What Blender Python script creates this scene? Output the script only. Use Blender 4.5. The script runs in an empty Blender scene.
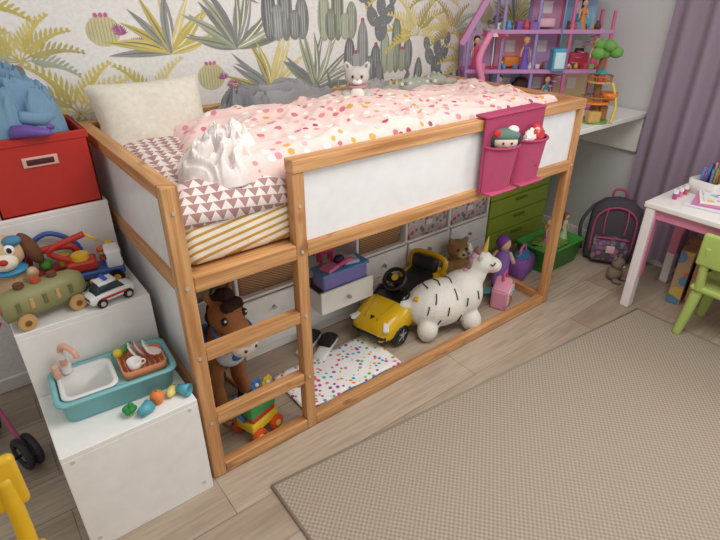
import bpy, bmesh, math, random
from mathutils import Vector, Matrix, Euler, noise
R=random.Random(7)
def hexc(h):
    h=h.lstrip('#'); c=[int(h[i:i+2],16)/255 for i in (0,2,4)]
    return tuple([(x/12.92 if x<=.04045 else ((x+.055)/1.055)**2.4) for x in c]+[1])
class NT:
    def __init__(s,name):
        s.m=bpy.data.materials.new(name); s.m.use_nodes=True; s.t=s.m.node_tree
        s.b=s.t.nodes['Principled BSDF']
    def n(s,typ,**kw):
        x=s.t.nodes.new(typ)
        for k,v in kw.items(): setattr(x,k,v)
        return x
    def l(s,a,b): s.t.links.new(a,b)
    def math(s,op,a,b=None,c=None):
        x=s.n('ShaderNodeMath',operation=op)
        for i,v in enumerate((a,b,c)):
            if v is None: continue
            if isinstance(v,(int,float)): x.inputs[i].default_value=v
            else: s.l(v,x.inputs[i])
        return x.outputs[0]
    def mix(s,f,a,b):
        x=s.n('ShaderNodeMix',data_type='RGBA')
        for i,v in ((0,f),(6,a),(7,b)):
            if isinstance(v,(tuple,float,int)): x.inputs[i].default_value=v
            else: s.l(v,x.inputs[i])
        return x.outputs[2]
    def coord(s,kind='Object',scale=(1,1,1),rot=(0,0,0)):
        c=s.n('ShaderNodeTexCoord'); m=s.n('ShaderNodeMapping')
        s.l(c.outputs[kind],m.inputs[0]); m.inputs['Scale'].default_value=scale; m.inputs['Rotation'].default_value=rot
        return m.outputs[0]
    def noise(s,vec,scale,detail=3):
        x=s.n('ShaderNodeTexNoise'); x.inputs['Scale'].default_value=scale; x.inputs['Detail'].default_value=detail
        s.l(vec,x.inputs['Vector']); return x.outputs['Fac']
    def remap(s,v,a,b):
        x=s.n('ShaderNodeMapRange'); s.l(v,x.inputs[0]); x.inputs[1].default_value=a; x.inputs[2].default_value=b; return x.outputs[0]
    def bump(s,h,st=.3,dist=.005):
        x=s.n('ShaderNodeBump'); x.inputs['Strength'].default_value=st; x.inputs['Distance'].default_value=dist
        s.l(h,x.inputs['Height']); s.l(x.outputs[0],s.b.inputs['Normal'])
    def rough(s,v): s.b.inputs['Roughness'].default_value=v; return s
    def col(s,c):
        if isinstance(c,tuple): s.b.inputs['Base Color'].default_value=c
        else: s.l(c,s.b.inputs['Base Color'])
MC={}
def P(h,rough=.45,bump=0,bs=150,var=.04,metal=0):
    k=(h,rough,bump,bs,metal)
    if k in MC: return MC[k]
    t=NT('mat_'+h.strip('#')+('_soft' if bump else '')); t.rough(rough); t.b.inputs['Metallic'].default_value=metal
    c=hexc(h); v=t.coord(); nz=t.noise(v,bs if bump else 20)
    d=tuple([x*(1-var*3) for x in c[:3]]+[1]); t.col(t.mix(nz,d,tuple([min(1,x*(1+var)) for x in c[:3]]+[1])))
    if bump: t.bump(nz,bump,.004)
    MC[k]=t.m; return t.m
def F(h,b=.5,s=250): return P(h,.9,b,s,.08)
# ---------- patterned materials
def wood():
    t=NT('pine_wood'); t.rough(.45)
    n1=t.remap(t.noise(t.coord('UV',(1.0,14,1)),2.5,5),.32,.68); n2=t.remap(t.noise(t.coord('UV',(2,75,1)),3,3),.35,.65); n3=t.remap(t.noise(t.coord('UV',(7,9,1)),1.0,1),.66,.74)
    c=t.mix(n1,hexc('#aa7340'),hexc('#e0ae79')); c=t.mix(t.math('MULTIPLY',n2,.4),c,hexc('#9d6435')); c=t.mix(t.math('MULTIPLY',n3,.6),c,hexc('#6e3f20'))
    t.col(c); t.bump(n2,.08,.001); return t.m
def floorm():
    t=NT('laminate_oak'); t.rough(.36)
    v=t.coord('Object')
    b=t.n('ShaderNodeTexBrick'); t.l(v,b.inputs['Vector']); b.offset=.37; b.offset_frequency=2
    for k,x in (('Scale',1),('Mortar Size',.0018),('Brick Width',1.25),('Row Height',.19),('Bias',0)): b.inputs[k].default_value=x
    b.inputs['Color1'].default_value=hexc('#bfad99'); b.inputs['Color2'].default_value=hexc('#a3907d'); b.inputs['Mortar'].default_value=hexc('#5f554b')
    n=t.remap(t.noise(t.coord('Object',(2.0,28,1)),2.5,6),.35,.68); n2=t.remap(t.noise(t.coord('Object',(1,5,1)),2,3),.35,.7)
    c=t.mix(t.math('MULTIPLY',n,.55),b.outputs['Color'],hexc('#7f7062')); c=t.mix(t.math('MULTIPLY',n2,.35),c,hexc('#cbbcaa')); t.col(c)
    t.bump(n,.06,.002); return t.m
def rugm():
    t=NT('woven_rug'); t.rough(.95)
    v=t.coord('Object',(1,1,1),(0,0,.09)); s=t.n('ShaderNodeSeparateXYZ'); t.l(v,s.inputs[0])
    a=t.math('SINE',t.math('MULTIPLY',s.outputs[0],2*math.pi/.021)); b=t.math('SINE',t.math('MULTIPLY',s.outputs[1],2*math.pi/.021))
    w=t.math('MULTIPLY',a,b); w=t.math('MULTIPLY_ADD',w,.5,.5)
    n=t.noise(v,260,3); f=t.math('ADD',t.math('MULTIPLY',w,.6),t.math('MULTIPLY',n,.4))
    t.col(t.mix(f,hexc('#786d60'),hexc('#c0b19e'))); t.bump(f,.6,.004); return t.m
def duvetm():
    t=NT('dotted_duvet_cotton'); t.rough(.85); v=t.coord('Object')
    vo=t.n('ShaderNodeTexVoronoi'); vo.inputs['Scale'].default_value=23; vo.inputs['Randomness'].default_value=.8; t.l(v,vo.inputs['Vector'])
    dot=t.math('LESS_THAN',vo.outputs['Distance'],.33)
    r=t.n('ShaderNodeValToRGB'); r.color_ramp.interpolation='CONSTANT'
    e=r.color_ramp.elements; e[0].color=hexc('#df929b'); e[1].position=.22; e[1].color=hexc('#dba453')
    for p,c in ((.36,'#a94f63'),(.46,'#fbf3ef'),(.68,'#ebaeb1'),(.86,'#d07581')):
        x=e.new(p); x.color=hexc(c)
    s=t.n('ShaderNodeSeparateColor'); t.l(vo.outputs['Color'],s.inputs[0]); t.l(s.outputs[0],r.inputs[0])
    t.col(t.mix(dot,hexc('#efcfca'),r.outputs[0])); t.bump(t.noise(v,22,4),.3,.01); return t.m
def trim_():
    t=NT('triangle_print_cotton'); t.rough(.85); v=t.coord('Object',(1,1,1),(0,0,.15)); s=t.n('ShaderNodeSeparateXYZ'); t.l(v,s.inputs[0])
    py=t.math('MULTIPLY',t.math('ADD',s.outputs[1],s.outputs[2]),26); fy=t.math('FRACT',py)
    fx=t.math('FRACT',t.math('MULTIPLY',s.outputs[0],25))
    tri=t.math('GREATER_THAN',fy,t.math('MULTIPLY',t.math('ABSOLUTE',t.math('SUBTRACT',fx,.5)),2))
    t.col(t.mix(tri,hexc('#ebdfdb'),hexc('#ad8684'))); t.bump(t.noise(v,30,3),.3,.008); return t.m
def stripem():
    t=NT('mustard_stripe_sheet'); t.rough(.85); v=t.coord('Object'); s=t.n('ShaderNodeSeparateXYZ'); t.l(v,s.inputs[0])
    q=t.math('ADD',t.math('SUBTRACT',s.outputs[2],t.math('MULTIPLY',s.outputs[0],.16)),t.math('MULTIPLY',s.outputs[1],1)); f=t.math('FRACT',t.math('MULTIPLY',q,38))
    k=t.math('LESS_THAN',f,.38); t.col(t.mix(k,hexc('#efe6d5'),hexc('#c29446'))); t.bump(t.noise(v,14,2),.5,.014); return t.m
def wicker():
    t=NT('wicker'); t.rough(.8); v=t.coord('Object'); s=t.n('ShaderNodeSeparateXYZ'); t.l(v,s.inputs[0])
    a=t.math('SINE',t.math('MULTIPLY',s.outputs[0],260)); b=t.math('SINE',t.math('MULTIPLY',s.outputs[2],420)); w=t.math('MULTIPLY_ADD',t.math('MULTIPLY',a,b),.5,.5)
    t.col(t.mix(w,hexc('#6f4a2e'),hexc('#c99f73'))); t.bump(w,.6,.004); return t.m
def printm(name,base,cols,scale,th=.35):
    t=NT(name); t.rough(.6); v=t.coord('Object')
    vo=t.n('ShaderNodeTexVoronoi'); vo.inputs['Scale'].default_value=scale; t.l(v,vo.inputs['Vector'])
    dot=t.math('LESS_THAN',vo.outputs['Distance'],th); r=t.n('ShaderNodeValToRGB'); r.color_ramp.interpolation='CONSTANT'
    e=r.color_ramp.elements; e[0].color=hexc(cols[0]); e[1].position=1/len(cols); e[1].color=hexc(cols[1])
    for i,c in enumerate(cols[2:]): x=e.new((i+2)/len(cols)); x.color=hexc(c)
    s=t.n('ShaderNodeSeparateColor'); t.l(vo.outputs['Color'],s.inputs[0]); t.l(s.outputs[0],r.inputs[0])
    t.col(t.mix(dot,hexc(base),r.outputs[0])); return t.m
WOOD=wood(); WHITE=P('#eceae6',.35); DUV=duvetm(); TRI=trim_(); STR=stripem(); WICK=wicker(); BLACK=P('#1b1b1d',.35)
# ---------- builder
def TM(c=(0,0,0),rot=(0,0,0),sc=(1,1,1)):
    return Matrix.Translation(c)@Euler([math.radians(a) for a in rot]).to_matrix().to_4x4()@Matrix.Diagonal((*sc,1))
class B:
    def __init__(s,name,loc=(0,0,0),rz=0,rx=0,ry=0):
        s.name=name; s.loc=loc; s.rot=(math.radians(rx),math.radians(ry),math.radians(rz)); s.bm=bmesh.new(); s.bm.loops.layers.uv.new('UVMap'); s.mats=[]
    def idx(s,m):
        if m not in s.mats: s.mats.append(m)
        return s.mats.index(m)
    def add(s,tb,M,mat,smooth):
        i=s.idx(mat); tb.transform(M)
        for f in tb.faces: f.material_index=i; f.smooth=smooth
        me=bpy.data.meshes.new('t'); tb.to_mesh(me); tb.free(); s.bm.from_mesh(me); bpy.data.meshes.remove(me); return s
    def box(s,c,size,mat,rot=(0,0,0),bev=.003,seg=1,smooth=False):
        tb=bmesh.new(); uv=tb.loops.layers.uv.new('UVMap'); bmesh.ops.create_cube(tb,size=1); bmesh.ops.scale(tb,vec=size,verts=tb.verts)
        bv=min(bev,min(size)*.45)
        if bv>0: bmesh.ops.bevel(tb,geom=tb.edges[:],offset=bv,segments=seg,affect='EDGES',profile=.5)
        ax=max(range(3),key=lambda k:size[k]); o=[k for k in range(3) if k!=ax]; off=R.random()*9; uv=tb.loops.layers.uv.verify()
        for f in tb.faces:
            for l in f.loops:
                q=l.vert.co; l[uv].uv=(q[ax]+off,q[o[0]]+q[o[1]]*1.3+off)
        return s.add(tb,TM(c,rot),mat,smooth or seg>2)
    def cb(s,x0,x1,y0,y1,z0,z1,mat,bev=.003,**k):
        return s.box(((x0+x1)/2,(y0+y1)/2,(z0+z1)/2),(x1-x0,y1-y0,z1-z0),mat,bev=bev,**k)
    def cyl(s,c,r,h,mat,rot=(0,0,0),r2=None,seg=24,bev=0,sc=(1,1,1)):
        tb=bmesh.new(); tb.loops.layers.uv.new('UVMap'); bmesh.ops.create_cone(tb,cap_ends=True,segments=seg,radius1=r,radius2=r if r2 is None else r2,depth=h)
        if bev>0: bmesh.ops.bevel(tb,geom=[e for e in tb.edges if len(e.link_faces)==2 and any(len(f.verts)>4 for f in e.link_faces)],offset=bev,segments=2,affect='EDGES')
        s.add(tb,TM(c,rot,sc),mat,False); s.bm.faces.ensure_lookup_table()
        return s
    def sph(s,c,r,mat,rot=(0,0,0),seg=20):
        if isinstance(r,(int,float)): r=(r,r,r)
        tb=bmesh.new(); tb.loops.layers.uv.new('UVMap'); bmesh.ops.create_uvsphere(tb,u_segments=seg,v_segments=max(8,seg*2//3),radius=1)
        return s.add(tb,TM(c,rot,r),mat,True)
    def surf(s,rows,mat,closed=True,smooth=True,M=None,cap=True):
        tb=bmesh.new(); tb.loops.layers.uv.new('UVMap'); V=[[tb.verts.new(p) for p in r] for r in rows]; n=len(rows[0])
        for i in range(len(V)-1):
            for j in range(n if closed else n-1):
                k=(j+1)%n
                try: tb.faces.new((V[i][j],V[i][k],V[i+1][k],V[i+1][j]))
                except ValueError: pass
        if closed and cap:
            tb.faces.new(V[0][::-1]); tb.faces.new(V[-1])
        bmesh.ops.recalc_face_normals(tb,faces=tb.faces[:])
        return s.add(tb,M or Matrix(),mat,smooth)
    def lathe(s,prof,mat,c=(0,0,0),rot=(0,0,0),seg=28,cap=True):
        rows=[[(r*math.cos(2*math.pi*j/seg),r*math.sin(2*math.pi*j/seg),z) for j in range(seg)] for r,z in prof]
        return s.surf(rows,mat,M=TM(c,rot),cap=cap)
    def tor(s,c,Rr,r,mat,rot=(0,0,0),sc=(1,1,1),seg=28,n=10):
        rows=[]
        for i in range(seg+1):
            a=2*math.pi*i/seg
            rows.append([((Rr+r*math.cos(2*math.pi*j/n))*math.cos(a),(Rr+r*math.cos(2*math.pi*j/n))*math.sin(a),r*math.sin(2*math.pi*j/n)) for j in range(n)])
        return s.surf(rows,mat,M=TM(c,rot,sc),cap=False)
    def tube(s,pts,r,mat,n=10,sm=6):
        pts=[Vector(p) for p in pts]; rs=r if isinstance(r,(list,tuple)) else [r]*len(pts)
        if len(pts)>2 and sm>1:
            q=[];qr=[]
            for i in range(len(pts)-1):
                a,b,c,d=pts[max(i-1,0)],pts[i],pts[i+1],pts[min(i+2,len(pts)-1)]
                for k in range(sm):
                    t=k/sm; q.append(.5*((2*b)+(c-a)*t+(2*a-5*b+4*c-d)*t*t+(3*b-a-3*c+d)*t**3)); qr.append(rs[i]*(1-t)+rs[i+1]*t)
            q.append(pts[-1]); qr.append(rs[-1]); pts,rs=q,qr
        rows=[]; up=None
        for i,p in enumerate(pts):
            d=(pts[min(i+1,len(pts)-1)]-pts[max(i-1,0)]).normalized()
            if up is None: up=d.orthogonal().normalized()
            up=(up-d*up.dot(d)).normalized(); w=d.cross(up)
            rows.append([tuple(p+(up*math.cos(2*math.pi*j/n)+w*math.sin(2*math.pi*j/n))*rs[i]) for j in range(n)])
        return s.surf(rows,mat)
    def loft(s,secs,mat,n=32,pw=3.0,M=None):
        rows=[]
        for q in secs:
            x,hw,zb,zt=q[:4]; yc=q[4] if len(q)>4 else 0; zc=(zb+zt)/2; hh=(zt-zb)/2; r=[]
            for j in range(n):
                a=2*math.pi*j/n; ca,sa=math.cos(a),math.sin(a)
                r.append((x,yc+hw*math.copysign(abs(ca)**(2/pw),ca),zc+hh*math.copysign(abs(sa)**(2/pw),sa)))
            rows.append(r)
        return s.surf(rows,mat,M=M)
    def prism(s,poly,t,mat,M=None,bev=.003):
        tb=bmesh.new(); tb.loops.layers.uv.new('UVMap'); f=tb.faces.new([tb.verts.new((x,-t/2,z)) for x,z in poly])
        g=bmesh.ops.extrude_face_region(tb,geom=[f]); bmesh.ops.translate(tb,vec=(0,t,0),verts=[v for v in g['geom'] if isinstance(v,bmesh.types.BMVert)])
        bmesh.ops.recalc_face_normals(tb,faces=tb.faces[:])
        if bev: bmesh.ops.bevel(tb,geom=tb.edges[:],offset=bev,segments=2,affect='EDGES')
        return s.add(tb,M or Matrix(),mat,False)
    def pillow(s,c,size,mat,rot=(0,0,0),n=26,wr=.04,seed=0):
        for sg in (1,-1):
            g=[]
            for i in range(n+1):
                r=[]
                for j in range(n+1):
                    x=-1+2*i/n; y=-1+2*j/n; e=max(0,(1-x**4)*(1-y**4))**.55
                    k=1-.07*(1-abs(x))*(y*y) ; k2=1-.07*(1-abs(y))*(x*x)
                    z=sg*e*(.5+wr*2*noise.noise(Vector((x*2+seed,y*2,sg))))
                    r.append((x*.5*size[0]*k2,y*.5*size[1]*k,z*size[2]))
                g.append(r)
            s.surf(g,mat,closed=False,M=TM(c,rot))
        return s
    def crumple(s,c,size,mat,seed=0,amp=.25,fr=2.2,rot=(0,0,0),sub=5,flat=True):
        tb=bmesh.new(); tb.loops.layers.uv.new('UVMap'); bmesh.ops.create_icosphere(tb,subdivisions=sub,radius=1)
        for v in tb.verts:
            p=v.co.copy(); q=p*fr+Vector((seed*3.1,seed,0)); q+=Vector((noise.noise(q*.7),noise.noise(q*.7+Vector((5,5,5))),0))*1.2
            d=1+amp*(1-2*abs(noise.noise(q)))*1.0-amp*.5+amp*.2*(1-2*abs(noise.noise(q*2.3)))
            v.co=p*d
            if flat and v.co.z<-.5: v.co.z=-.5
        return s.add(tb,TM(c,rot,size),mat,True)
    def heap(s,c,rx,ry,h,mat,seed=0,n=70,fold=.3,fr=3.0,drop=0):
        """draped cloth heap: polar height field with ridged folds"""
        rows=[]
        for i in range(n+1):
            u=-1+2*i/n; r=[]
            for j in range(n+1):
                v=-1+2*j/n
                x=u*math.sqrt(1-v*v/2); y=v*math.sqrt(1-u*u/2); rad=math.sqrt(x*x+y*y)
                q=Vector((x*fr*.6+seed*2.3,y*fr*.6,seed)); q+=Vector((noise.noise(q*.8),noise.noise(q*.8+Vector((7,1,3))),0))*1.3
                f=(1-2*abs(noise.noise(q))); f2=(1-2*abs(noise.noise(q*2.2)))
                z=math.sqrt(max(0,1-rad**2.4)); k=1+.16*noise.noise(Vector((math.atan2(y,x)*1.2+seed,seed,0)))
                zz=h*(z*(1-fold+fold*1.4*f+fold*.35*f2)) - drop*max(0,rad-.85)/.15
                r.append((x*rx*k,y*ry*k,zz))
            rows.append(r)
        return s.surf(rows,mat,closed=False,M=TM(c))
    def done(s,parent=None):
        me=bpy.data.meshes.new(s.name); s.bm.to_mesh(me); s.bm.free()
        for m in s.mats: me.materials.append(m)
        o=bpy.data.objects.new(s.name,me); bpy.context.collection.objects.link(o); o.location=s.loc; o.rotation_euler=s.rot
        if parent: o.parent=parent
        return o
def blob(name,parent,ells,mat,vox=.007,sm=6):
    b=B(name)
    for e in ells: b.sph(e[0],e[1],mat,e[2] if len(e)>2 else (0,0,0),16)
    o=b.done(parent); m=o.modifiers.new('r','REMESH'); m.mode='VOXEL'; m.voxel_size=vox; m.use_smooth_shade=True
    m=o.modifiers.new('sm','SMOOTH'); m.iterations=sm; m.factor=.6
    return o

# ================= ROOM
b=B('floor'); b.cb(-1.8,3.05,-2.6,1.05,-.05,0,floorm(),0); b.done()
b=B('wall_back'); b.cb(-1.8,3.15,1.05,1.15,0,2.6,F('#efedea',.05,60),0); wallb=b.done()
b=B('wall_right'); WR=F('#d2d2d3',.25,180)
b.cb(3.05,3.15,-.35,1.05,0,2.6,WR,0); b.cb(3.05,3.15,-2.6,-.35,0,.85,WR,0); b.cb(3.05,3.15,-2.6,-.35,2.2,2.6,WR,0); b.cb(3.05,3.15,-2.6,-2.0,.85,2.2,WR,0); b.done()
b=B('window_1') 
for y in (-.38,-1.19,-1.97): b.cb(3.06,3.12,y-.03,y+.03,.85,2.2,WHITE)
b.cb(3.06,3.12,-2.0,-.38,.85,.91,WHITE); b.cb(3.06,3.12,-2.0,-.38,2.14,2.2,WHITE); b.done()
b=B('baseboard_right'); b.cb(3.035,3.05,-2.6,1.05,0,.07,WHITE,.004); b.done()
b=B('baseboard_back'); b.cb(-1.8,3.03,1.035,1.05,0,.07,WHITE,.004); b.done()
# wallpaper print
wp=B('wallpaper_cactus_print'); lay=[0]
def pale(h,k=.16):
    a=[int(h[i:i+2],16) for i in (1,3,5)]; w_=(240,238,235); return '#%02x%02x%02x'%tuple(int(x*(1-k)+y*k) for x,y in zip(a,w_))
def poly(pts,col):
    lay[0]+=1; y=-.0006-.000004*(lay[0]%500)
    tb=bmesh.new(); tb.loops.layers.uv.new('UVMap'); f=tb.faces.new([tb.verts.new((x,y,z)) for x,z in pts]); wp.add(tb,Matrix(),P(pale(col),.8,0,150,.08),False)
def ell(cx,cz,rx,rz,col,a=0,n=14):
    poly([(cx+rx*math.cos(t)*math.cos(a)-rz*math.sin(t)*math.sin(a),cz+rx*math.cos(t)*math.sin(a)+rz*math.sin(t)*math.cos(a)) for t in [2*math.pi*k/n for k in range(n)]],col)
def blade(x,z,a,L,w,col,bend=0):
    L1=[];L2=[]
    for k in range(7):
        t=k/6; aa=a+bend*t; px=x+L*t*math.cos(aa); pz=z+L*t*math.sin(aa); ww=w*math.sin(math.pi*min(.98,.12+t*.86))
        L1.append((px-math.sin(aa)*ww,pz+math.cos(aa)*ww)); L2.append((px+math.sin(aa)*ww,pz-math.cos(aa)*ww))
    poly(L1+L2[::-1],col)
def agave(x,z,s,cols,n=15):
    for k in range(n):
        a=math.radians(5+170*((k*7)%n)/(n-1)); L=s*R.uniform(.8,1.05); bd=R.uniform(-.3,.3)*(1 if a<1.57 else -1); c=R.choice(cols)
        blade(x,z,a,L,s*.056,c,bd); blade(x,z,a,L*.95,s*.012,'#eeeadb' if k%2 else '#6c6f66',bd)
def palm(x,z,s,cols):
    for k in range(8):
        a=math.radians(8+164*((k*3)%8)/7); c=R.choice(cols); L=s*R.uniform(.85,1.05); bd=.5*(1 if a>1.57 else -1)
        blade(x,z,a,L,s*.014,c,bd)
        for q in range(2,12):
            t=q/12; aa=a+bd*t; px=x+L*t*math.cos(aa); pz=z+L*t*math.sin(aa)
            for sg in(-1,1): blade(px,pz,aa+sg*.6,s*.24*(1.15-t),s*.021,c)
def column(x,z,s,cols):
    for dx,h in ((-.36,.75),(.38,.6),(0,1),(-.18,.5),(.2,.42)):
        c=R.choice(cols); cx=x+dx*s*.8; ell(cx,z+h*s*.5,s*.13,h*s*.52,c,0,20)
        for k in (-.66,-.33,0,.33,.66): ell(cx+k*s*.13,z+h*s*.5,s*.007,h*s*.46*(1-.25*abs(k)),'#4c5052' if int(k*3)%2 else '#b9bdb8')
        if R.random()<.3: ell(cx,z+h*s*1.02,s*.04,s*.035,'#b4487f')
def barrel(x,z,s,c):
    ell(x,z,s*.34,s*.3,c,0,22)
    for k in range(-4,5): ell(x+k*s*.07,z,s*.007,s*.28*math.sqrt(max(.1,1-(k/4.8)**2)),'#8f8a60')
    for k in range(3): ell(x+(k-1)*s*.1,z+s*.3,s*.04,s*.05,'#c0558c',(k-1)*-.4)
def opun(x,z,s,c):
    for dx,dz,a,r in ((0,.2,0,.2),(-.22,.42,.5,.16),(.2,.45,-.5,.17),(0,.6,.1,.15),(-.32,.68,.3,.12),(.3,.74,-.2,.12)):
        ell(x+dx*s,z+dz*s,s*r*.8,s*r*1.2,c,a)
        for k in range(6): ell(x+dx*s+R.uniform(-.5,.5)*s*r,z+dz*s+R.uniform(-.8,.8)*s*r,s*.008,s*.008,'#e6e4d8',0,6)
def thistle(x,z,s):
    for k in range(4):
        cx,cz=x+R.uniform(-.3,.3)*s,z+R.uniform(.3,.6)*s
        for q in range(9): blade(cx,cz,math.radians(20+18*q),s*.15,s*.018,R.choice(['#a9558a','#8f4377','#c07aa5']))
YL=['#d6c25c','#c6b450','#e0d080','#b3a355']; GR=['#787b7c','#8d9190','#63676b','#9ea3a0']; GN=['#8f9a80','#78836d','#a6ae92']
for row in range(7):
    for i in range(16):
        x=-1.55+i*.29+(row%2)*.145+R.uniform(-.03,.03); z=2.25-row*.215+R.uniform(-.02,.02); k=(i*5+row*3)%8
        if x>2.82: continue
        s=.31
        if k==0: palm(x,z,s*.95,YL)
        elif k==1: column(x,z,s*1.0,GR)
        elif k==2: barrel(x,z+.08,s*.62,'#c9c290'); thistle(x+.08,z-.05,s*.7)
        elif k==3: opun(x,z-.02,s*.9,'#6f7477')
        elif k==4: agave(x,z,s*.95,GN+GR[:2])
        elif k==5: palm(x,z,s*.8,YL+['#a6ae92'])
        elif k==6: column(x,z,s*.95,GN+['#70756f'])
        else: agave(x,z,s*.9,YL[:3]+GR[1:2],15)
o=wp.done(wallb); o.location=(0,1.05,0)

# ================= RUG
b=B('woven_rug') 
tb=bmesh.new(); tb.loops.layers.uv.new('UVMap'); f=tb.faces.new([tb.verts.new(p) for p in ((.154,-.164,0),(.12,-2.1,0),(2.36,-2.2,0),(2.42,-.376,0))])
g=bmesh.ops.extrude_face_region(tb,geom=[f]); bmesh.ops.translate(tb,vec=(0,0,.007),verts=[v for v in g['geom'] if isinstance(v,bmesh.types.BMVert)]); bmesh.ops.recalc_face_normals(tb,faces=tb.faces[:])
b.add(tb,Matrix(),rugm(),False)
E=P('#96897a',.9,.4,300); b.tube([(.154,-.164,.006),(2.42,-.376,.006)],.006,E); b.tube([(.154,-.164,.006),(.12,-2.1,.006)],.006,E); b.tube([(2.42,-.376,.006),(2.36,-2.2,.006)],.006,E); b.done()

# ================= BED
b=B('kids_loft_bed'); W=WOOD
def rail(*a): b.cb(*a,W,.004,seg=2)
for x0,x1,y0,y1 in ((0,.05,0,.045),(.42,.465,0,.045),(2.045,2.09,0,.045),(0,.05,.945,.99),(2.045,2.09,.945,.99)):
    rail(x0,x1,y0,y1,0,1.115 if not(x0==0 and y0==0) else 1.16)
rail(.42,2.09,-.004,.05,1.115,1.16); rail(0,2.09,.94,.99,1.115,1.16)
rail(0,.05,.045,.945,1.115,1.16); rail(2.045,2.09,.045,.945,1.115,1.16)
for z0,z1 in ((.805,.86),(0,.05)):
    rail(.05,.42,0,.04,z0,z1); rail(.465,2.045,0,.04,z0,z1); rail(.05,2.045,.95,.99,z0,z1)
    rail(.003,.045,.045,.945,z0,z1); rail(2.048,2.087,.045,.945,z0,z1)
for z in (.27,.56): rail(.05,.42,.002,.042,z-.025,z+.025)
rail(.003,.045,.045,.945,.37,.42)
PAN=P('#ececee',.3)
b.cb(.465,2.045,.016,.028,.86,1.115,PAN,0); b.cb(.018,.03,.045,.945,.86,1.115,PAN,0); b.cb(2.06,2.072,.045,.945,.86,1.115,PAN,0)
b.cb(.05,2.045,.965,.977,.86,1.115,PAN,0); b.cb(.018,.03,.045,.945,.42,.805,PAN,0)
b.cb(.045,2.05,.042,.945,.835,.855,W,0)
for x,z in ((.025,.83),(.442,.83),(2.067,.83),(.025,.27),(.442,.27),(.025,.56),(.442,.56),(.442,1.0),(2.067,1.0),(.025,1.08)): b.cyl((x,-.001,z),.006,.004,P('#b9b4ab',.4),(90,0,0),seg=12)
for y in (.02,.97): b.cyl((-.001,y,.83),.006,.004,P('#b9b4ab',.4),(0,90,0),seg=12)
b.done()
b=B('striped_mattress')
b.box((1.045,.495,.94),(1.98,.885,.165),STR,bev=.04,seg=5); b.done()
def field(name,x0,x1,y0,y1,nx,ny,fn,mat,loc=(0,0,0)):
    b=B(name,loc); rows=[]
    for i in range(nx+1):
        r=[]
        for j in range(ny+1):
            u=i/nx;v=j/ny; r.append(fn(x0+(x1-x0)*u,y0+(y1-y0)*v,u,v))
        rows.append(r)
    b.surf(rows,mat,closed=False); o=b.done(); m=o.modifiers.new('t','SOLIDIFY'); m.thickness=.012; m.offset=-1; return o
def rid(x,y,s,seed=0):
    q=Vector((x*s+seed,y*s,seed)); q+=Vector((noise.noise(q*.6),noise.noise(q*.6+Vector((9,2,1))),0))*1.5
    return 1-2*abs(noise.noise(q))
def ef(u,v,w=.12):
    e=min(u,1-u,v,1-v)/w; e=max(0,min(1,e)); return math.sqrt(max(0,1-(1-e)**2))
def ftri(x,y,u,v):
    e=ef(u,v,.1); z=1.0+.065*e+.028*rid(x,y,4.5,2)*e+.01*rid(x,y,11,4)*e
    if x<.5: z+=.025*e*max(0,1-abs(y-.12)/.16)+.03*e*math.exp(-((y-.62)/.2)**2)
    return (x,y+(.015*noise.noise(Vector((x*7,0,3))) if v<.1 else 0),z)
field('triangle_print_blanket',.055,.75,.047,.93,80,90,ftri,TRI)
def fduv(x,y,u,v):
    xl=.21+.07*v+.06*noise.noise(Vector((y*4,1,1)))
    x=xl+(2.03-xl)*u
    yy=.075+(.80-.075)*v+.03*noise.noise(Vector((x*3,8,1)))
    eu=min(u/.07,(1-u)/.05,v/.1,(1-v)/.12); eu=max(0,min(1,eu)); e=math.sqrt(max(0,1-(1-eu)**2))
    z=1.04+.088*e+e*(.045*rid(x,yy,2.2,1)+.019*rid(x,yy,5.5,5)+.006*rid(x,yy,12,8))
    z+=.02*math.exp(-((x-.8)/.4)**2-((yy-.45)/.25)**2)
    return (x,yy,max(z,1.035))
field('dotted_duvet',0,1,0,1,200,110,fduv,DUV)
b=B('cream_pillow',(.275,.85,1.165),rx=68,rz=1); b.pillow((0,0,0),(.46,.31,.14),F('#e6dfd1',.15,50),seed=3); b.done()
b=B('white_crumpled_sheet',(.255,.20,1.09)); b.heap((0,0,.0),.13,.13,.11,F('#efe6e3',.1,30),seed=4,fold=.5,fr=4.2); b.heap((.07,.06,.01),.1,.09,.12,F('#f1e9e6',.1,30),seed=7,fold=.5,fr=4.2); b.done()
b=B('grey_blanket',(.88,.86,1.06)); b.heap((0,0,0),.36,.085,.17,F('#98979a',.2,200),seed=2,fold=.3,fr=4); b.heap((-.2,-.03,.02),.14,.08,.15,F('#85868c',.2,200),seed=6,fold=.35); b.done()
b=B('grey_plush_throw',(1.42,.86,1.05)); b.heap((0,0,0),.2,.08,.13,F('#aaa8a4',.5,160),seed=5,fold=.35,fr=4); b.done()

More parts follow.
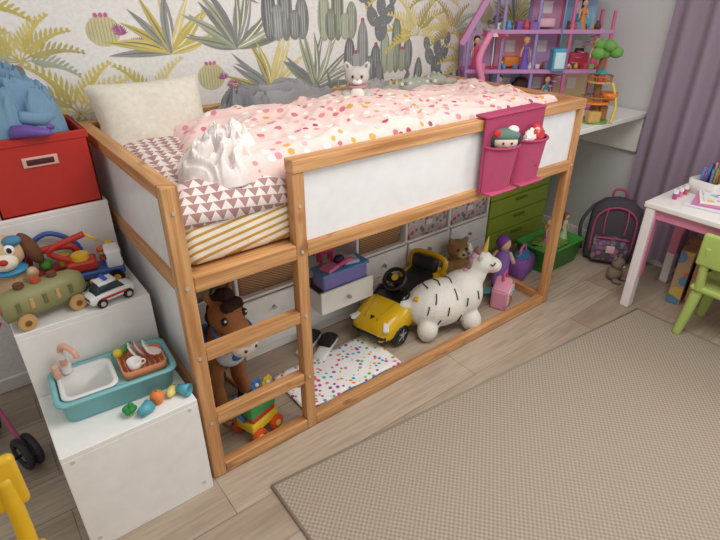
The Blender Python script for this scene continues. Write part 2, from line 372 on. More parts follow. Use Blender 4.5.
b=B('hanging_pocket_organizer',(1.53,-.012,1.0)); PK=F('#ad3f66',.3,200); PK2=F('#c25078',.3,200)
b.box((0,-.004,.01),(.4,.012,.33),PK,bev=.005); b.box((0,.02,.172),(.4,.07,.012),PK,bev=.005)
for sx,m in ((-.1,PK2),(.1,PK2)):
    rows=[]
    for i in range(13):
        a=math.pi*i/12; r=[]
        for k in range(6): z=-.15+.2*k/5; d=.035+.04*(k/5); r.append((sx+.09*math.cos(a),-.012-d*math.sin(a),z))
        rows.append(r)
    b.surf(rows,m,closed=False); b.tube([(sx+.09*math.cos(math.pi*i/8),-.012-.076*math.sin(math.pi*i/8),.05) for i in range(9)],.006,PK)
    b.box((sx,-.04,-.15),(.17,.05,.01),m)
b.done()
def doll(name,loc,h,hair,dress,skin='#e3b795',rz=0,parent=None):
    d=B(name,loc,rz); S=P(skin,.5)
    d.lathe([(.16*h,0),(.15*h,.05*h),(.07*h,.42*h),(.05*h,.5*h),(.085*h,.6*h),(.08*h,.68*h),(.03*h,.73*h)],P(dress,.7))
    d.cyl((0,0,.74*h),.025*h,.08*h,S,seg=10); d.sph((0,0,.86*h),(.095*h,.09*h,.115*h),S)
    d.sph((0,.025*h,.885*h),(.11*h,.1*h,.12*h),P(hair,.7)); d.tube([(0,.08*h,.9*h),(0,.12*h,.7*h),(0,.1*h,.5*h)],[.06*h,.07*h,.03*h],P(hair,.7))
    for s in (-1,1):
        d.tube([(s*.075*h,0,.66*h),(s*.14*h,-.02*h,.52*h),(s*.15*h,-.06*h,.38*h)],[.028*h,.022*h,.018*h],S,8,3)
        d.sph((s*.035*h,-.083*h,.87*h),.012*h,BLACK,seg=8)
        d.tube([(s*.04*h,0,.05*h),(s*.04*h,0,-.0)],.022*h,S,8)
    d.sph((0,-.088*h,.815*h),(.018*h,.006*h,.006*h),P('#c24b56',.5),seg=8)
    return d.done(parent)
doll('rag_doll',(1.64,-.05,.93),.18,'#c8323e','#c8323e',rz=-35)
b=B('folded_cloths',(1.63,-.052,.96)); b.crumple((.01,0,.09),(.05,.022,.045),F('#c63a44',.3,150),seed=3,amp=.4,sub=4); b.crumple((-.03,0,.08),(.04,.02,.05),F('#e9e4dc',.3,150),seed=5,amp=.4,sub=4); b.done()
WF=F('#ece8e2')
b=B('plush_doll',(1.43,-.05,.97),-35); b.sph((0,0,.02),(.04,.02,.06),WF); b.sph((0,0,.10),(.055,.036,.043),F('#e9d6c4'))
b.sph((0,.004,.122),(.062,.04,.03),F('#5f7c72'));b.sph((-.035,-.01,.13),(.022,.018,.018),F('#c8323e'));b.sph((.03,.005,.145),(.024,.02,.018),F('#e9e4dc')); b.sph((.05,.0,.105),(.018,.016,.03),F('#3b3a3c')); b.sph((-.055,.0,.10),(.016,.016,.03),F('#3b3a3c'))
for s in(-1,1): b.sph((s*.018,-.035,.098),.005,BLACK,seg=8)
b.sph((0,-.037,.085),.005,P('#d4828c'),seg=8); b.done()

def parent_empty(name,loc,rz=0,sc=1):
    e=bpy.data.objects.new(name,None); bpy.context.collection.objects.link(e); e.location=loc; e.rotation_euler=(0,0,math.radians(rz)); e.scale=(sc,)*3; return e
e=parent_empty('plush_cat',(1.14,.60,1.125),-35,.93); CW=F('#c9c4bf',.6,180)
blob('body',e,[((0,0,.065),(.055,.048,.07)),((0,0,.165),(.062,.05,.047)),((-.045,0,.205),(.021,.013,.032),(0,-25,0)),((.045,0,.205),(.021,.013,.032),(0,25,0)),
 ((-.055,-.03,.075),(.02,.045,.02),(20,0,20)),((.055,-.03,.075),(.02,.045,.02),(20,0,-20)),((-.04,-.06,.02),(.025,.05,.022),(0,0,15)),((.04,-.06,.02),(.025,.05,.022),(0,0,-15))],CW,.006)
b=B('face') 
for s in(-1,1): b.sph((s*.022,-.047,.168),(.006,.005,.008),BLACK,seg=10); b.sph((s*.044,-.004,.208),(.01,.01,.018),F('#8f8580'),(0,s*25,0),10)
b.sph((0,-.052,.155),(.006,.005,.004),P('#c77f86'),seg=8); b.sph((0,-.03,.145),(.026,.026,.017),F('#f4f1ee')); b.sph((0,-.038,.08),(.035,.02,.042),F('#efeae6')); b.tor((0,-.002,.118),.042,.007,F('#c98f97')); b.done(e)
e=parent_empty('plush_crocodile',(1.66,.76,1.125),-8,.9); GC=F('#a8aca2',.6,150)
blob('body',e,[((0,0,.045),(.15,.05,.045)),((-.16,0,.04),(.08,.028,.022)),((-.23,-.01,.03),(.05,.018,.014)),((.16,0,.06),(.07,.045,.038)),((.25,-.01,.05),(.06,.035,.022)),((.08,-.06,.02),(.025,.04,.018)),((-.08,-.06,.02),(.025,.04,.018)),((.08,.06,.02),(.025,.04,.018)),((-.08,.06,.02),(.025,.04,.018)),((.15,-.025,.1),(.016,.014,.016)),((.15,.025,.1),(.016,.014,.016))],GC,.007)
b=B('spikes_eyes')
for k in range(7): b.cyl((-.18+k*.045,0,.075+(.018 if k>2 else 0)),.012,.03,F('#bdc2ae'),r2=.002,seg=8)
for k in range(9): b.sph((-.12+k*.03,-.035+.004*(k%2),.062),(.012,.008,.012),F(['#e7e2d8','#7e857a'][k%2]),seg=10)
for s in(-1,1): b.sph((.16,s*.03,.108),.006,BLACK,seg=8)
b.done(e)

# ================= STEP STORAGE
b=B('stepped_storage_unit'); T=.018; SW=P('#efedea',.35)
X0,X1=-.44,-.018; ys=[-.03,.30,.63,.96]; zs=[.43,.685,.94]
for i in range(3):
    y0,y1=ys[i],ys[i+1]; b.cb(X0,X1,y0,y1+(T if i<2 else 0),zs[i]-T,zs[i],SW,.002)
    b.cb(X0,X1,y0,y0+T,(zs[i-1] if i else 0.0),zs[i]-T,SW,.002) 
    b.cb(X1-T,X1,y0+T,y1,.0,zs[i]-T,SW,.001)
    b.cb(X0+.02,X1-T,y0+T,y1,.03,.05,SW,.001); b.cb(X0+.02,X1-T,y0+T,y0+2*T,.05,zs[i]-T,SW,.001)
b.cb(X0,X1,.942,.96,0,.922,SW,.002)
for x in (X0+.03,X1-.03): b.cyl((x,-.031,.05),.006,.003,P('#c9c5bd'),(90,0,0),seg=12); b.cyl((x,-.031,.40),.006,.003,P('#c9c5bd'),(90,0,0),seg=12)
for i in range(3):
    for k in range(1+i): b.cb(X0+.005,X0+.02,ys[i]+.03,ys[i+1]-.01,.07+k*.27,.28+k*.27,P('#e8e8e8',.4),.006)
b.done()
b=B('red_storage_box',(-.195,.785,.94)); RD=P('#b8281e',.5); w,d,h=.165,.145,.265
b.cb(-w,w,-d,d,0,.01,RD)
for sx in(-1,1): b.cb(min(sx*w,sx*(w-.008)),max(sx*w,sx*(w-.008)),-d,d,0,h,RD,.002)
b.cb(-w,w,d-.008,d,0,h,RD,.002); b.cb(-w,w,-d,-d+.008,0,h,RD,.002)
b.cb(-w-.003,w+.003,-d-.003,-d+.012,h-.03,h,RD,.004); b.cb(w-.012,w+.003,-d,d,h-.03,h,RD,.004)
b.box((0,-d-.002,h-.085),(.11,.006,.035),P('#d9aca6',.5),bev=.012,seg=3); b.box((0,-d-.004,h-.085),(.085,.006,.02),P('#4a0f0c',.6),bev=.008,seg=3)
b.cyl((w+.001,0,h-.09),.014,.004,P('#5a120f'),(0,90,0)); b.done()
b=B('blue_fabric_pile',(-.27,.80,1.205)); DB=F('#7396b1',.12,300); b.heap((0,0,-.01),.2,.155,.18,DB,seed=1,fold=.5,fr=5.5,drop=.03); b.heap((-.05,-.03,.05),.14,.11,.13,F('#6388a5',.12,300),seed=9,fold=.5,fr=5.5); b.heap((.07,.02,.03),.1,.1,.12,F('#86a8c0',.12,300),seed=12,fold=.5,fr=5.0); b.tube([(.05,-.13,.06),(.12,-.1,.04),(.17,-.03,.045),(.18,.05,.04)],[.02,.026,.022,.012],DB); b.done()
b=B('purple_shoes',(-.19,.675,1.205),-15); PU=P('#6a4c9c',.5)
for dx in(-.045,.045): b.loft([(-.06,.01,.0,.02,dx),(-.05,.022,.0,.04,dx),(-.01,.025,0,.042,dx),(.03,.027,0,.03,dx),(.055,.02,0,.022,dx),(.065,.006,.002,.014,dx)],PU,20,2.5)
b.done()
b=B('toy_robot',(-.41,.70,.94)); C1=P('#2c7d93'); b.box((0,0,.06),(.05,.04,.06),C1,bev=.01,seg=3); b.sph((0,0,.115),(.032,.03,.028),C1); b.tor((0,-.028,.115),.012,.004,P('#e4e4e4'),(90,0,0)); b.sph((0,-.03,.115),.006,P('#d8321f'))
for s in(-1,1): b.tube([(s*.025,0,.08),(s*.045,-.01,.06),(s*.04,-.02,.03)],.008,C1); b.box((s*.014,0,.016),(.02,.035,.032),C1,bev=.006); b.tube([(s*.015,0,.13),(s*.022,0,.16)],.004,P('#d8321f'))
b.done()
e=parent_empty('plush_dog',(-.385,.545,.685),-10,1.15); DG=F('#d8b791',.6,160)
blob('body',e,[((0,0,.06),(.05,.045,.065)),((0,-.005,.16),(.055,.05,.05)),((-.05,-.05,.02),(.022,.045,.022)),((.05,-.05,.02),(.022,.045,.022)),((.055,-.03,.09),(.018,.04,.02),(-30,0,0)),((-.055,-.03,.09),(.018,.04,.02),(-30,0,0))],DG,.006)
b=B('face_ears'); b.sph((0,-.048,.145),(.034,.026,.026),F('#efe4d2')); b.sph((0,-.073,.155),(.012,.008,.009),F('#b8322b'))
for s in(-1,1):
    b.sph((s*.065,0,.155),(.022,.03,.055),F('#6e4428'),(0,s*-20,0)); b.sph((s*.02,-.05,.18),(.008,.006,.01),BLACK,seg=10); b.sph((s*.02,-.046,.18),(.014,.008,.016),P('#f4f4f4'),seg=10)
b.sph((.03,-.03,.2),(.025,.02,.015),F('#4c86a8')); b.sph((0,-.02,.11),(.05,.045,.014),P('#3e8fbe')); b.done(e)
b=B('wooden_caterpillar_toy',(-.325,.375,.685),12); OL=P('#8f8c5e',.5); b.loft([(-.13,.035,.045,.11),(-.125,.045,.03,.12),(-.05,.048,.028,.128),(.05,.048,.028,.13),(.1,.045,.03,.125),(.125,.03,.045,.11)],OL,28,2.4)
for x in(-.08,.08):
    for s in(-1,1): b.cyl((x,s*.05,.028),.028,.014,P('#c9a06a'),(90,0,0),bev=.003); b.cyl((x,s*.058,.028),.01,.004,P('#7b4f2b'),(90,0,0),seg=12)
for k,c in enumerate(('#6b3f26','#b8532d','#6b3f26')): b.cyl((-.06+k*.05,0,.135),.016,.016,P(c),bev=.003)
for k in range(5): b.box((-.09+k*.04,-.0485,.085),(.012,.003,.035),P(['#6b6a42','#c9a06a'][k%2]),bev=.001)
b.tor((-.128,0,.08),.02,.004,P('#b83e2c'),(0,90,0)); b.tube([(-.14,-.01,.04),(-.17,-.03,.01)],.003,P('#c83a32')); b.done()
b=B('toy_police_car',(-.135,.345,.685),12); WC=P('#eeeeec',.25)
b.loft([(-.078,.026,.02,.04),(-.074,.033,.014,.048),(-.03,.036,.014,.052),(.05,.036,.014,.05),(.074,.033,.016,.046),(.078,.024,.022,.04)],WC,28,3.5)
b.loft([(-.058,.026,.045,.05),(-.04,.028,.045,.08),(.02,.028,.045,.082),(.045,.026,.045,.05)],P('#2e3a44',.15),24,4); b.loft([(-.04,.027,.074,.085),(.02,.027,.076,.087)],WC,24,4)
b.box((-.01,0,.092),(.014,.04,.01),P('#2257c4'),bev=.003); b.box((0,-.0365,.034),(.09,.002,.008),P('#c6302b'),bev=0); b.box((-.0785,0,.034),(.003,.04,.01),BLACK)
for x in(-.045,.048):
    for s in(-1,1): b.cyl((x,s*.033,.018),.018,.014,BLACK,(90,0,0),bev=.003); b.cyl((x,s*.041,.018),.009,.003,P('#bdbdbd',.3),(90,0,0),seg=12)
b.done()
b=B('toy_crane_truck',(-.135,.5,.685),-8); RR=P('#b93228'); BL=P('#33569c')
b.box((0,0,.05),(.19,.09,.03),BL,bev=.006); b.box((.065,0,.095),(.055,.08,.07),P('#e8e8e6'),bev=.01,seg=3); b.box((.0655,-.002,.108),(.058,.07,.03),P('#27323c',.2),bev=.004)
b.box((-.04,0,.085),(.1,.07,.04),RR,bev=.008); b.tube([(-.06,0,.1),(-.13,-.01,.16),(-.01,-.02,.205)],.011,RR); b.tube([(-.01,-.02,.205),(.03,-.02,.17)],.005,P('#e5b52c')); b.cyl((-.04,0,.115),.03,.025,P('#e5b52c'),bev=.004)
for k in range(4): b.sph((-.08+k*.03,-.05,.03),.012,P(['#e5b52c','#3b9a4a','#e5b52c','#c7352c'][k]))
for x in(-.065,.06):
    for s in(-1,1): b.cyl((x,s*.045,.028),.028,.02,BLACK,(90,0,0),bev=.004); b.cyl((x,s*.056,.028),.013,.003,P('#e5b52c'),(90,0,0),seg=12)
b.done()
b=B('red_toy_arch_garage',(-.25,.57,.685),0); b.tube([(-.08,0,0),(-.08,0,.1),(-.05,0,.14),(.05,0,.14),(.08,0,.1),(.08,0,0)],.013,RR); b.box((0,.0,.004),(.18,.08,.008),P('#555555'),bev=.002); b.box((0,0,.07),(.15,.05,.012),RR)
b.sph((-.03,-.02,.1),.022,P('#5fb04a')); b.cyl((.03,-.01,.095),.02,.04,P('#e0b92e')); b.tube([(-.09,.03,.0),(-.09,.03,.12),(0,.03,.19),(.09,.03,.12),(.09,.03,0)],.009,BL)
for k in range(4): b.sph((-.05+k*.035,-.05,.022),.02,P(['#b93228','#2f7f45','#d98a2c','#b93228'][k]))
b.done()
b=B('yellow_toy_figures',(-.06,.58,.685),0)
for k,(dx,c) in enumerate(((0,'#e8c22d'),(-.035,'#d95b2b'),(-.0,'#2f9a6a'))):
    b.lathe([(.015,.0),(.018,.05),(.01,.08)],P(c),(dx,-k*.035,0)); b.sph((dx,-k*.035,.095),.017,P('#e9bf94')); b.sph((dx,-k*.035,.105),(.018,.018,.012),P(c))
b.done()

# ================= PLAY SINK
b=B('toy_kitchen_sink',(-.212,.178,.43),-4); TQ=P('#7dbcc0',.4); TQ2=P('#9ad0d2',.4); w,d,h=.18,.1,.085
def rr(hw,hd,z,r=.035,cx=0,cy=0,n=6):
    o=[]
    for (sx,sy,a0) in ((1,1,0),(-1,1,90),(-1,-1,180),(1,-1,270)):
        for k in range(n+1):
            a=math.radians(a0+90*k/n); o.append((cx+sx*(hw-r)+r*math.cos(a),cy+sy*(hd-r)+r*math.sin(a),z))
    return o
b.surf([rr(w-.02,d-.02,0),rr(w-.012,d-.012,.005),rr(w-.004,d-.004,h-.006),rr(w+.008,d+.008,h-.004),rr(w+.008,d+.008,h+.004),rr(w-.008,d-.008,h+.004),rr(w-.012,d-.012,h-.02)],TQ)
b.surf([rr(w-.013,d-.013,h-.018),rr(w-.014,d-.014,h-.016)],TQ2)
WB=P('#e2e3e2',.3)
b.surf([rr(.085,d-.014,h-.0,.03,-.08),rr(.085,d-.014,h+.006,.03,-.08),rr(.072,d-.028,h+.006,.028,-.08),rr(.066,d-.036,h-.012,.026,-.08)],WB)
b.surf([rr(.066,d-.036,h-.0125,.026,-.08),rr(.06,d-.04,h-.0115,.026,-.08)],P('#b9bcbd',.3)); b.cyl((-.08,0,h-.009),.014,.004,P('#888c8e'))
OR=P('#d98a5e',.5)
b.surf([rr(.068,.06,h-.014,.02,.092,-.01),rr(.072,.064,h+.02,.02,.092,-.01),rr(.066,.058,h+.02,.02,.092,-.01),rr(.062,.054,h-.008,.02,.092,-.01)],OR)
for k in range(7): b.box((.04+k*.0175,-.01,h+.012),(.004,.11,.004),OR,bev=.001)
PF=P('#dfa893',.4)
b.tube([(-.13,.07,h+.004),(-.13,.07,h+.09),(-.118,.055,h+.115),(-.095,.02,h+.105),(-.09,.012,h+.085)],[.012,.01,.01,.009,.009],PF); b.cyl((-.13,.07,h+.02),.018,.03,P('#e8e6e3'),bev=.003); b.cyl((-.13,.07,h+.075),.013,.03,P('#e8e6e3'),bev=.003); b.tube([(-.15,.07,h+.03),(-.17,.06,h+.045)],.006,PF)
b.box((-.158,.05,h+.03),(.02,.02,.05),PF,bev=.005,seg=3)
for x,y,r,c,ry in ((.07,.01,.036,'#efe9e4',65),(.09,.01,.034,'#e9b7a8',65),(.115,.0,.036,'#efe9e4',65),(.13,-.03,.026,'#f0d9cf',20)):
    b.lathe([(.001,0),(r*.6,0),(r,.008),(r-.003,.01),(r*.58,.004),(.001,.004)],P(c,.4),(x,y,h+.04),(0,ry,0),cap=False)
b.lathe([(.018,0),(.024,.035),(.021,.035),(.016,.004)],P('#f2efec',.4),(.065,-.045,h+.01)); b.tor((.088,-.045,h+.03),.01,.003,P('#f2efec'),(90,0,0))
b.sph((.03,.045,h+.03),.016,P('#dfc23b')); b.sph((.05,.055,h+.028),.014,P('#62a04c')); b.tube([(.01,.06,h+.02),(.08,.065,h+.045)],.006,P('#4c9b5b')); b.done()
b=B('toy_orange',(-.125,.035,.454)); b.sph((0,0,0),.024,P('#e0803a',.5,.3,400)); b.cyl((0,0,.024),.003,.004,P('#3f7a35'),seg=8); b.done()
for loc,rz_ in (((-.175,.003,.452),30),((-.04,.02,.452),-50)):
    b=B('toy_cup',loc,rz_,ry=90); b.lathe([(.014,-.022),(.022,.022),(.019,.022),(.012,-.018)],P('#56a3b5')); b.tor((.02,0,0),.012,.003,P('#56a3b5'),(90,0,0)); b.done()
b=B('toy_lemon',(-.075,.042,.447),50); b.sph((0,0,0),(.027,.016,.016),P('#e6d27c')); b.sph((.026,0,0),.006,P('#6f9a44')); b.done()
b=B('toy_broccoli',(-.215,.03,.43)); b.cyl((0,0,.01),.008,.02,P('#9cc270'),r2=.01)
for k in range(6): b.sph((.012*math.cos(k),.012*math.sin(k),.024+.004*(k%2)),.011,P('#2f8a45',.8,.4,300))
b.done()

# ================= STROLLER & YELLOW CHAIR
b=B('doll_stroller',(-.69,.60,0),20); PKK=P('#b8577c',.5); DK=P('#2d2a30',.6)
for s in(-1,1):
    b.tube([(s*.11,-.15,.075),(s*.11,.02,.3),(s*.11,.14,.55),(s*.1,.19,.58)],.009,PKK); b.tube([(s*.11,.17,.075),(s*.11,.03,.28),(s*.11,-.1,.36)],.009,PKK)
    for y in(-.15,.17):
        for q in(-.018,.018): b.tor((s*.11+q,y,.075),.055,.014,DK,(0,90,0)); b.cyl((s*.11+q,y,.075),.03,.012,P('#77747a'),(0,90,0),seg=12)
b.tube([(-.1,.19,.58),(.1,.19,.58)],.011,DK); b.tube([(-.11,-.15,.075),(.11,-.15,.075)],.006,DK); b.tube([(-.11,.17,.075),(.11,.17,.075)],.006,DK)
b.surf([[(x*.1,-.1,.34) ,(x*.1,-.04,.22),(x*.1,.05,.24),(x*.1,.12,.46)] for x in (-1,-.5,0,.5,1)],F('#3a3440'),closed=False); b.done()
def kidchair(name,loc,rz,c,bh=.62):
    b=B(name,loc,rz); m=P(c,.4)
    b.box((0,0,.29),(.32,.30,.035),m,bev=.015,seg=4)
    for x in(-1,1):
        for y in(-1,1): b.tube([(x*.125,y*.115,.28),(x*.135,y*.13,.15),(x*.15,y*.145,.0)],[.03,.026,.021],m,14)
    for x in(-1,1): b.tube([(x*.12,.13,.28),(x*.125,.145,.4),(x*.125,.16,bh-.07)],[.024,.021,.022],m,12)
    b.box((0,.16,bh-.09),(.33,.032,.17),m,bev=.015,seg=4); return b.done()
kidchair('yellow_kids_chair',(-.69,-.30,0),0,'#dcae1e',.62)
kidchair('green_kids_chair',(2.50,-.77,0),90,'#aec46a',.6)

# ================= UNDER BED
b=B('white_storage_dresser'); xs=[.42+.35*k for k in range(6)]; Y0,Y1=.57,.93
b.cb(xs[0],xs[-1],Y0,Y1,.60,.62,WHITE); b.cb(xs[0],xs[-1],Y0,Y1,.335,.35,WHITE); b.cb(xs[0],xs[-1],Y0,Y1,.0,.05,WHITE); b.cb(xs[0],xs[-1],Y1-.01,Y1,0,.60,WHITE)
for x in xs: b.cb(x-.009,x+.009,Y0,Y1,.05,.60,WHITE)
KN=P('#b6b3ad',.3,metal=.6)
for k in range(5):
    for z0,z1 in ((.055,.19),(.195,.332)):
        if k==1 and z0>.1: 
            b.cb(xs[k]+.012,xs[k+1]-.012,.42,.435,.2,.325,WHITE); b.cb(xs[k]+.015,xs[k+1]-.015,.435,Y0,.2,.21,WHITE)
            for q in(xs[k]+.015,xs[k+1]-.025): b.cb(q,q+.01,.435,Y0,.2,.31,WHITE)
            b.cyl(((xs[k]+xs[k+1])/2,.41,.26),.01,.016,KN,(90,0,0),seg=14); continue
        b.cb(xs[k]+.012,xs[k+1]-.012,Y0-.012,Y0+.004,z0,z1,P('#f2f1ee',.35),.003); b.cyl(((xs[k]+xs[k+1])/2,Y0-.02,(z0+z1)/2),.01,.016,KN,(90,0,0),seg=14)
b.done()
for k in (0,2):
    b=B('wicker_basket',((xs[k]+xs[k+1])/2,.73,.352)) 
    b.surf([rr(.15,.13,0,.02),rr(.158,.15,.175,.02),rr(.15,.142,.175,.02),rr(.142,.122,.01,.02)],WICK); b.tube(rr(.158,.15,.178,.02)+[rr(.158,.15,.178,.02)[0]],.008,WICK,8,1)
    b.box((0,-.15,.125),(.06,.01,.02),P('#4d3423'),bev=.004); b.done()
FB=printm('floral_box_print','#cfc6c2',['#b3686f','#7d8d99','#d9b4ad','#8b6b80','#c79b8d'],32,.45)
for k in (3,4):
    b=B('fabric_storage_box',((xs[k]+xs[k+1])/2,.73,.352)); b.surf([rr(.155,.15,0,.01),rr(.157,.152,.16,.01)],FB); b.box((0,0,.17),(.325,.315,.035),FB if k==3 else P('#d8b3b0',.7),bev=.006); b.box((0,-.158,.08),(.05,.006,.03),P('#efeae6')); b.done()
b=B('toy_box',(.945,.487,.311)); b.box((0,0,.05),(.27,.1,.08),P('#7b78b8'),bev=.006); b.box((0,-.0,.095),(.29,.12,.014),P('#5b8fc4'),bev=.004)
b.box((-.07,-.01,.11),(.09,.07,.02),P('#d777a2'),bev=.006,rot=(0,0,20)); b.box((.06,0,.11),(.08,.08,.02),P('#b7d0de'),bev=.006,rot=(0,0,-12)); b.sph((.0,.01,.125),(.03,.025,.025),P('#2b2a4a')); b.tube([(-.03,-.02,.11),(.02,-.03,.13),(.06,-.02,.12)],.012,P('#d9577f')); b.done()
b=B('toy_pony_figure',(.97,.66,.352)); PY=P('#e0577f'); b.loft([(-.05,.02,.05,.1),(0,.03,.045,.11),(.05,.02,.05,.1)],PY,20,2.5); b.tube([(.04,0,.09),(.06,0,.14)],.016,PY); b.sph((.075,0,.15),(.028,.018,.02),PY); b.tube([(.05,0,.165),(.035,0,.12)],.012,P('#4a3f66'))
for x in(-.035,.035):
    for s in(-1,1): b.cyl((x,s*.015,.03),.009,.06,PY,seg=12)
b.tube([(-.05,0,.09),(-.08,0,.06)],.012,P('#4a3f66')); b.done()
b=B('heart_print_mat'); HM=printm('heart_print','#f3f3f3',['#e6487a','#6cc04a','#3aa6d0','#f0a22c','#a14fb0','#f27ba8'],36,.33)
b.surf([[(.46+.56*i/30,.085+.29*j/16,.012+.004*math.sin(i*.6+j*.3)+.006*max(0,noise.noise(Vector((i*.2,j*.3,0))))) for j in range(17)] for i in range(31)],HM,closed=False)
o=b.done(); m=o.modifiers.new('t','SOLIDIFY'); m.thickness=.008
b=B('black_slippers',(.76,.45,0),35)
for dx in(-.05,.045):
    b.loft([(-.1,.02,0,.02,dx),(-.09,.034,0,.026,dx),(0,.034,0,.024,dx),(.08,.04,0,.026,dx),(.115,.02,0,.02,dx)],P('#e9e9e9'),22,2.6)
    b.loft([(-.01,.034,.02,.055,dx),(.04,.04,.018,.07,dx),(.09,.036,.018,.045,dx),(.113,.016,.018,.03,dx)],F('#1d1d20'),22,2.4)
b.done()
b=B('metal_bin',(.22,.70,0)); b.lathe([(.001,.005),(.105,.005),(.13,.40),(.137,.41),(.13,.415),(.122,.40),(.098,.015),(.001,.015)],P('#c2c0bd',.35,metal=.3),cap=False); b.crumple((0,0,.40),(.11,.11,.06),F('#8d857c'),seed=3); b.done()
# horse
e=parent_empty('plush_rocking_horse',(.235,.315,0),12,1.03); BR=F('#a86c3e',.7,160); DM=F('#3a2118',.8,120); CR=F('#f3e8d6',.6,160)
blob('body',e,[((0,.10,.26),(.085,.13,.085)),((0,.01,.33),(.06,.06,.1),(-25,0,0)),((0,-.015,.42),(.055,.055,.085),(-15,0,0)),((0,-.035,.49),(.072,.07,.074)),((0,-.09,.44),(.056,.054,.075),(-35,0,0)),
 ((-.05,0,.57),(.016,.013,.034),(0,-15,0)),((.05,0,.57),(.016,.013,.034),(0,15,0)),
 ((-.055,.02,.17),(.032,.034,.1),(10,0,0)),((.055,.02,.17),(.032,.034,.1),(10,0,0)),((-.06,.0,.08),(.028,.03,.07)),((.06,.0,.08),(.028,.03,.07)),
 ((-.06,.18,.18),(.036,.04,.09),(-12,0,0)),((.06,.18,.18),(.036,.04,.09),(-12,0,0)),((-.065,.2,.08),(.027,.03,.075)),((.065,.2,.08),(.027,.03,.075))],BR,.008)
b=B('details'); b.sph((0,-.125,.395),(.06,.046,.052),CR,(-35,0,0)); b.sph((0,-.1,.47),(.022,.022,.062),CR,(-40,0,0))
for s in(-1,1):
    b.sph((s*.046,-.088,.5),(.014,.011,.017),BLACK); b.sph((s*.048,-.097,.506),.005,P('#ffffff'),seg=8); b.sph((s*.024,-.168,.39),.007,P('#5c3a2b'),seg=8)
    b.cyl((s*.06,0,.035),.034,.04,F('#33211a'),r2=.028); b.cyl((s*.065,.2,.035),.034,.04,F('#33211a'),r2=.028)
    b.tube([(s*.09,-.1,.03),(s*.09,-.04,.011),(s*.09,.1,.011),(s*.09,.2,.011),(s*.09,.27,.03)],.011,P('#c79a63'))
for k in range(9):
    t=k/8; b.sph((R.uniform(-.015,.015),-.04+.11*t+.0,.565-.2*t*t+.0),(.032,.03,.038),DM,(R.uniform(-30,30),0,0),12)
for k in range(5): b.sph((-.03+.015*k,-.08,.55),(.016,.028,.022),DM,(R.uniform(-20,20),0,0),12)
b.tube([(-.06,-.13,.41),(0,-.178,.43),(.06,-.13,.41),(.07,-.04,.44),(0,.03,.46),(-.07,-.04,.44),(-.06,-.13,.41)],.006,P('#3876b8')); b.sph((0,.1,.335),(.07,.08,.022),P('#2f6fb4')); b.tor((0,.1,.26),.092,.009,P('#b8322b'),(90,0,0))
b.sph((0,-.03,.3),(.064,.055,.05),F('#dfe3e4')); b.sph((0,-.075,.31),(.03,.015,.02),P('#2f6fb4'))
b.tube([(0,.22,.3),(0,.26,.28),(0,.27,.18)],[.02,.03,.012],DM); b.done(e)
b=B('toy_flower_cart',(.255,.125,0),18)
b.box((0,0,.075),(.15,.1,.05),P('#e3c32e'),bev=.01,seg=3); b.box((.0,0,.11),(.13,.085,.03),P('#c8372f'),bev=.006); b.box((0,0,.15),(.14,.09,.06),P('#3fa05a'),bev=.01,seg=3)
for x in(-.05,.05):
    for s in(-1,1): b.cyl((x,s*.055,.035),.035,.02,P('#d9572d'),(90,0,0),bev=.004); b.cyl((x,s*.067,.035),.014,.004,P('#f0d23e'),(90,0,0),seg=12)
for k,(x,z,c) in enumerate(((-.07,.22,'#4fae4b'),(.0,.25,'#3b7fd0'),(.06,.225,'#e7c92f'),(-.035,.195,'#3b7fd0'),(.035,.195,'#c8372f'))):
    b.tube([(x*.6,0,.17),(x,-.005,z)],.004,P('#3a8f3f'))
    for q in range(6): b.sph((x+.018*math.cos(q*1.047),-.012,z+.018*math.sin(q*1.047)),(.012,.006,.012),P(c),seg=8)
    b.sph((x,-.018,z),.009,P('#f3efe2'),seg=8)
b.tube([(-.07,0,.1),(-.1,0,.17),(-.1,0,.25)],.008,P('#2f6fb4')); b.done()
e=parent_empty('yellow_ride_on_car',(1.27,.37,0),14,.93)
b=B('body_shell'); Y=P('#dcb21a',.25) 
b.loft([(-.335,.07,.08,.125),(-.325,.105,.055,.15),(-.28,.13,.045,.185),(-.2,.142,.045,.215),(-.1,.145,.045,.245),(-.04,.145,.045,.235),(.05,.145,.045,.205),(.14,.145,.045,.215),(.22,.145,.045,.26),(.29,.138,.05,.265),(.325,.115,.07,.25),(.335,.08,.1,.22)],Y,40,3.2)
b.loft([(-.15,.1,.2,.235),(-.1,.105,.2,.28),(-.06,.1,.2,.265),(-.05,.095,.2,.22)],P('#14161a',.12),24,3.5)
b.loft([(-.02,.08,.19,.22),(.04,.09,.19,.23),(.12,.09,.19,.235),(.2,.085,.19,.275)],P('#232326',.6),24,3)
b.box((.235,0,.295),(.05,.17,.09),P('#232326',.5),bev=.02,seg=4,rot=(0,12,0)); b.tube([(.25,-.11,.24),(.285,-.1,.325),(.285,.1,.325),(.25,.11,.24)],.017,Y)
b.cyl((-.06,0,.28),.015,.09,BLACK,(0,-30,0)); b.tor((-.085,0,.325),.062,.011,BLACK,(0,-40,0)); b.box((-.085,0,.325),(.05,.11,.012),BLACK,rot=(0,-40,0)); b.cyl((-.08,0,.332),.02,.014,P('#d8b02a'),(0,-40,0))
for x in(-.2,.2):
    for s in(-1,1):
        b.tor((x,s*.128,.068),.048,.02,BLACK,(90,0,0)); b.cyl((x,s*.128,.068),.045,.03,P('#26262a'),(90,0,0)); b.cyl((x,s*.145,.068),.014,.006,P('#9a9a9d',.3),(90,0,0),seg=16)
        for q in range(5): b.box((x+.022*math.cos(q*1.257),s*.144,.068+.022*math.sin(q*1.257)),(.035,.004,.007),P('#9a9a9d',.3),rot=(0,-math.degrees(q*1.257),0))
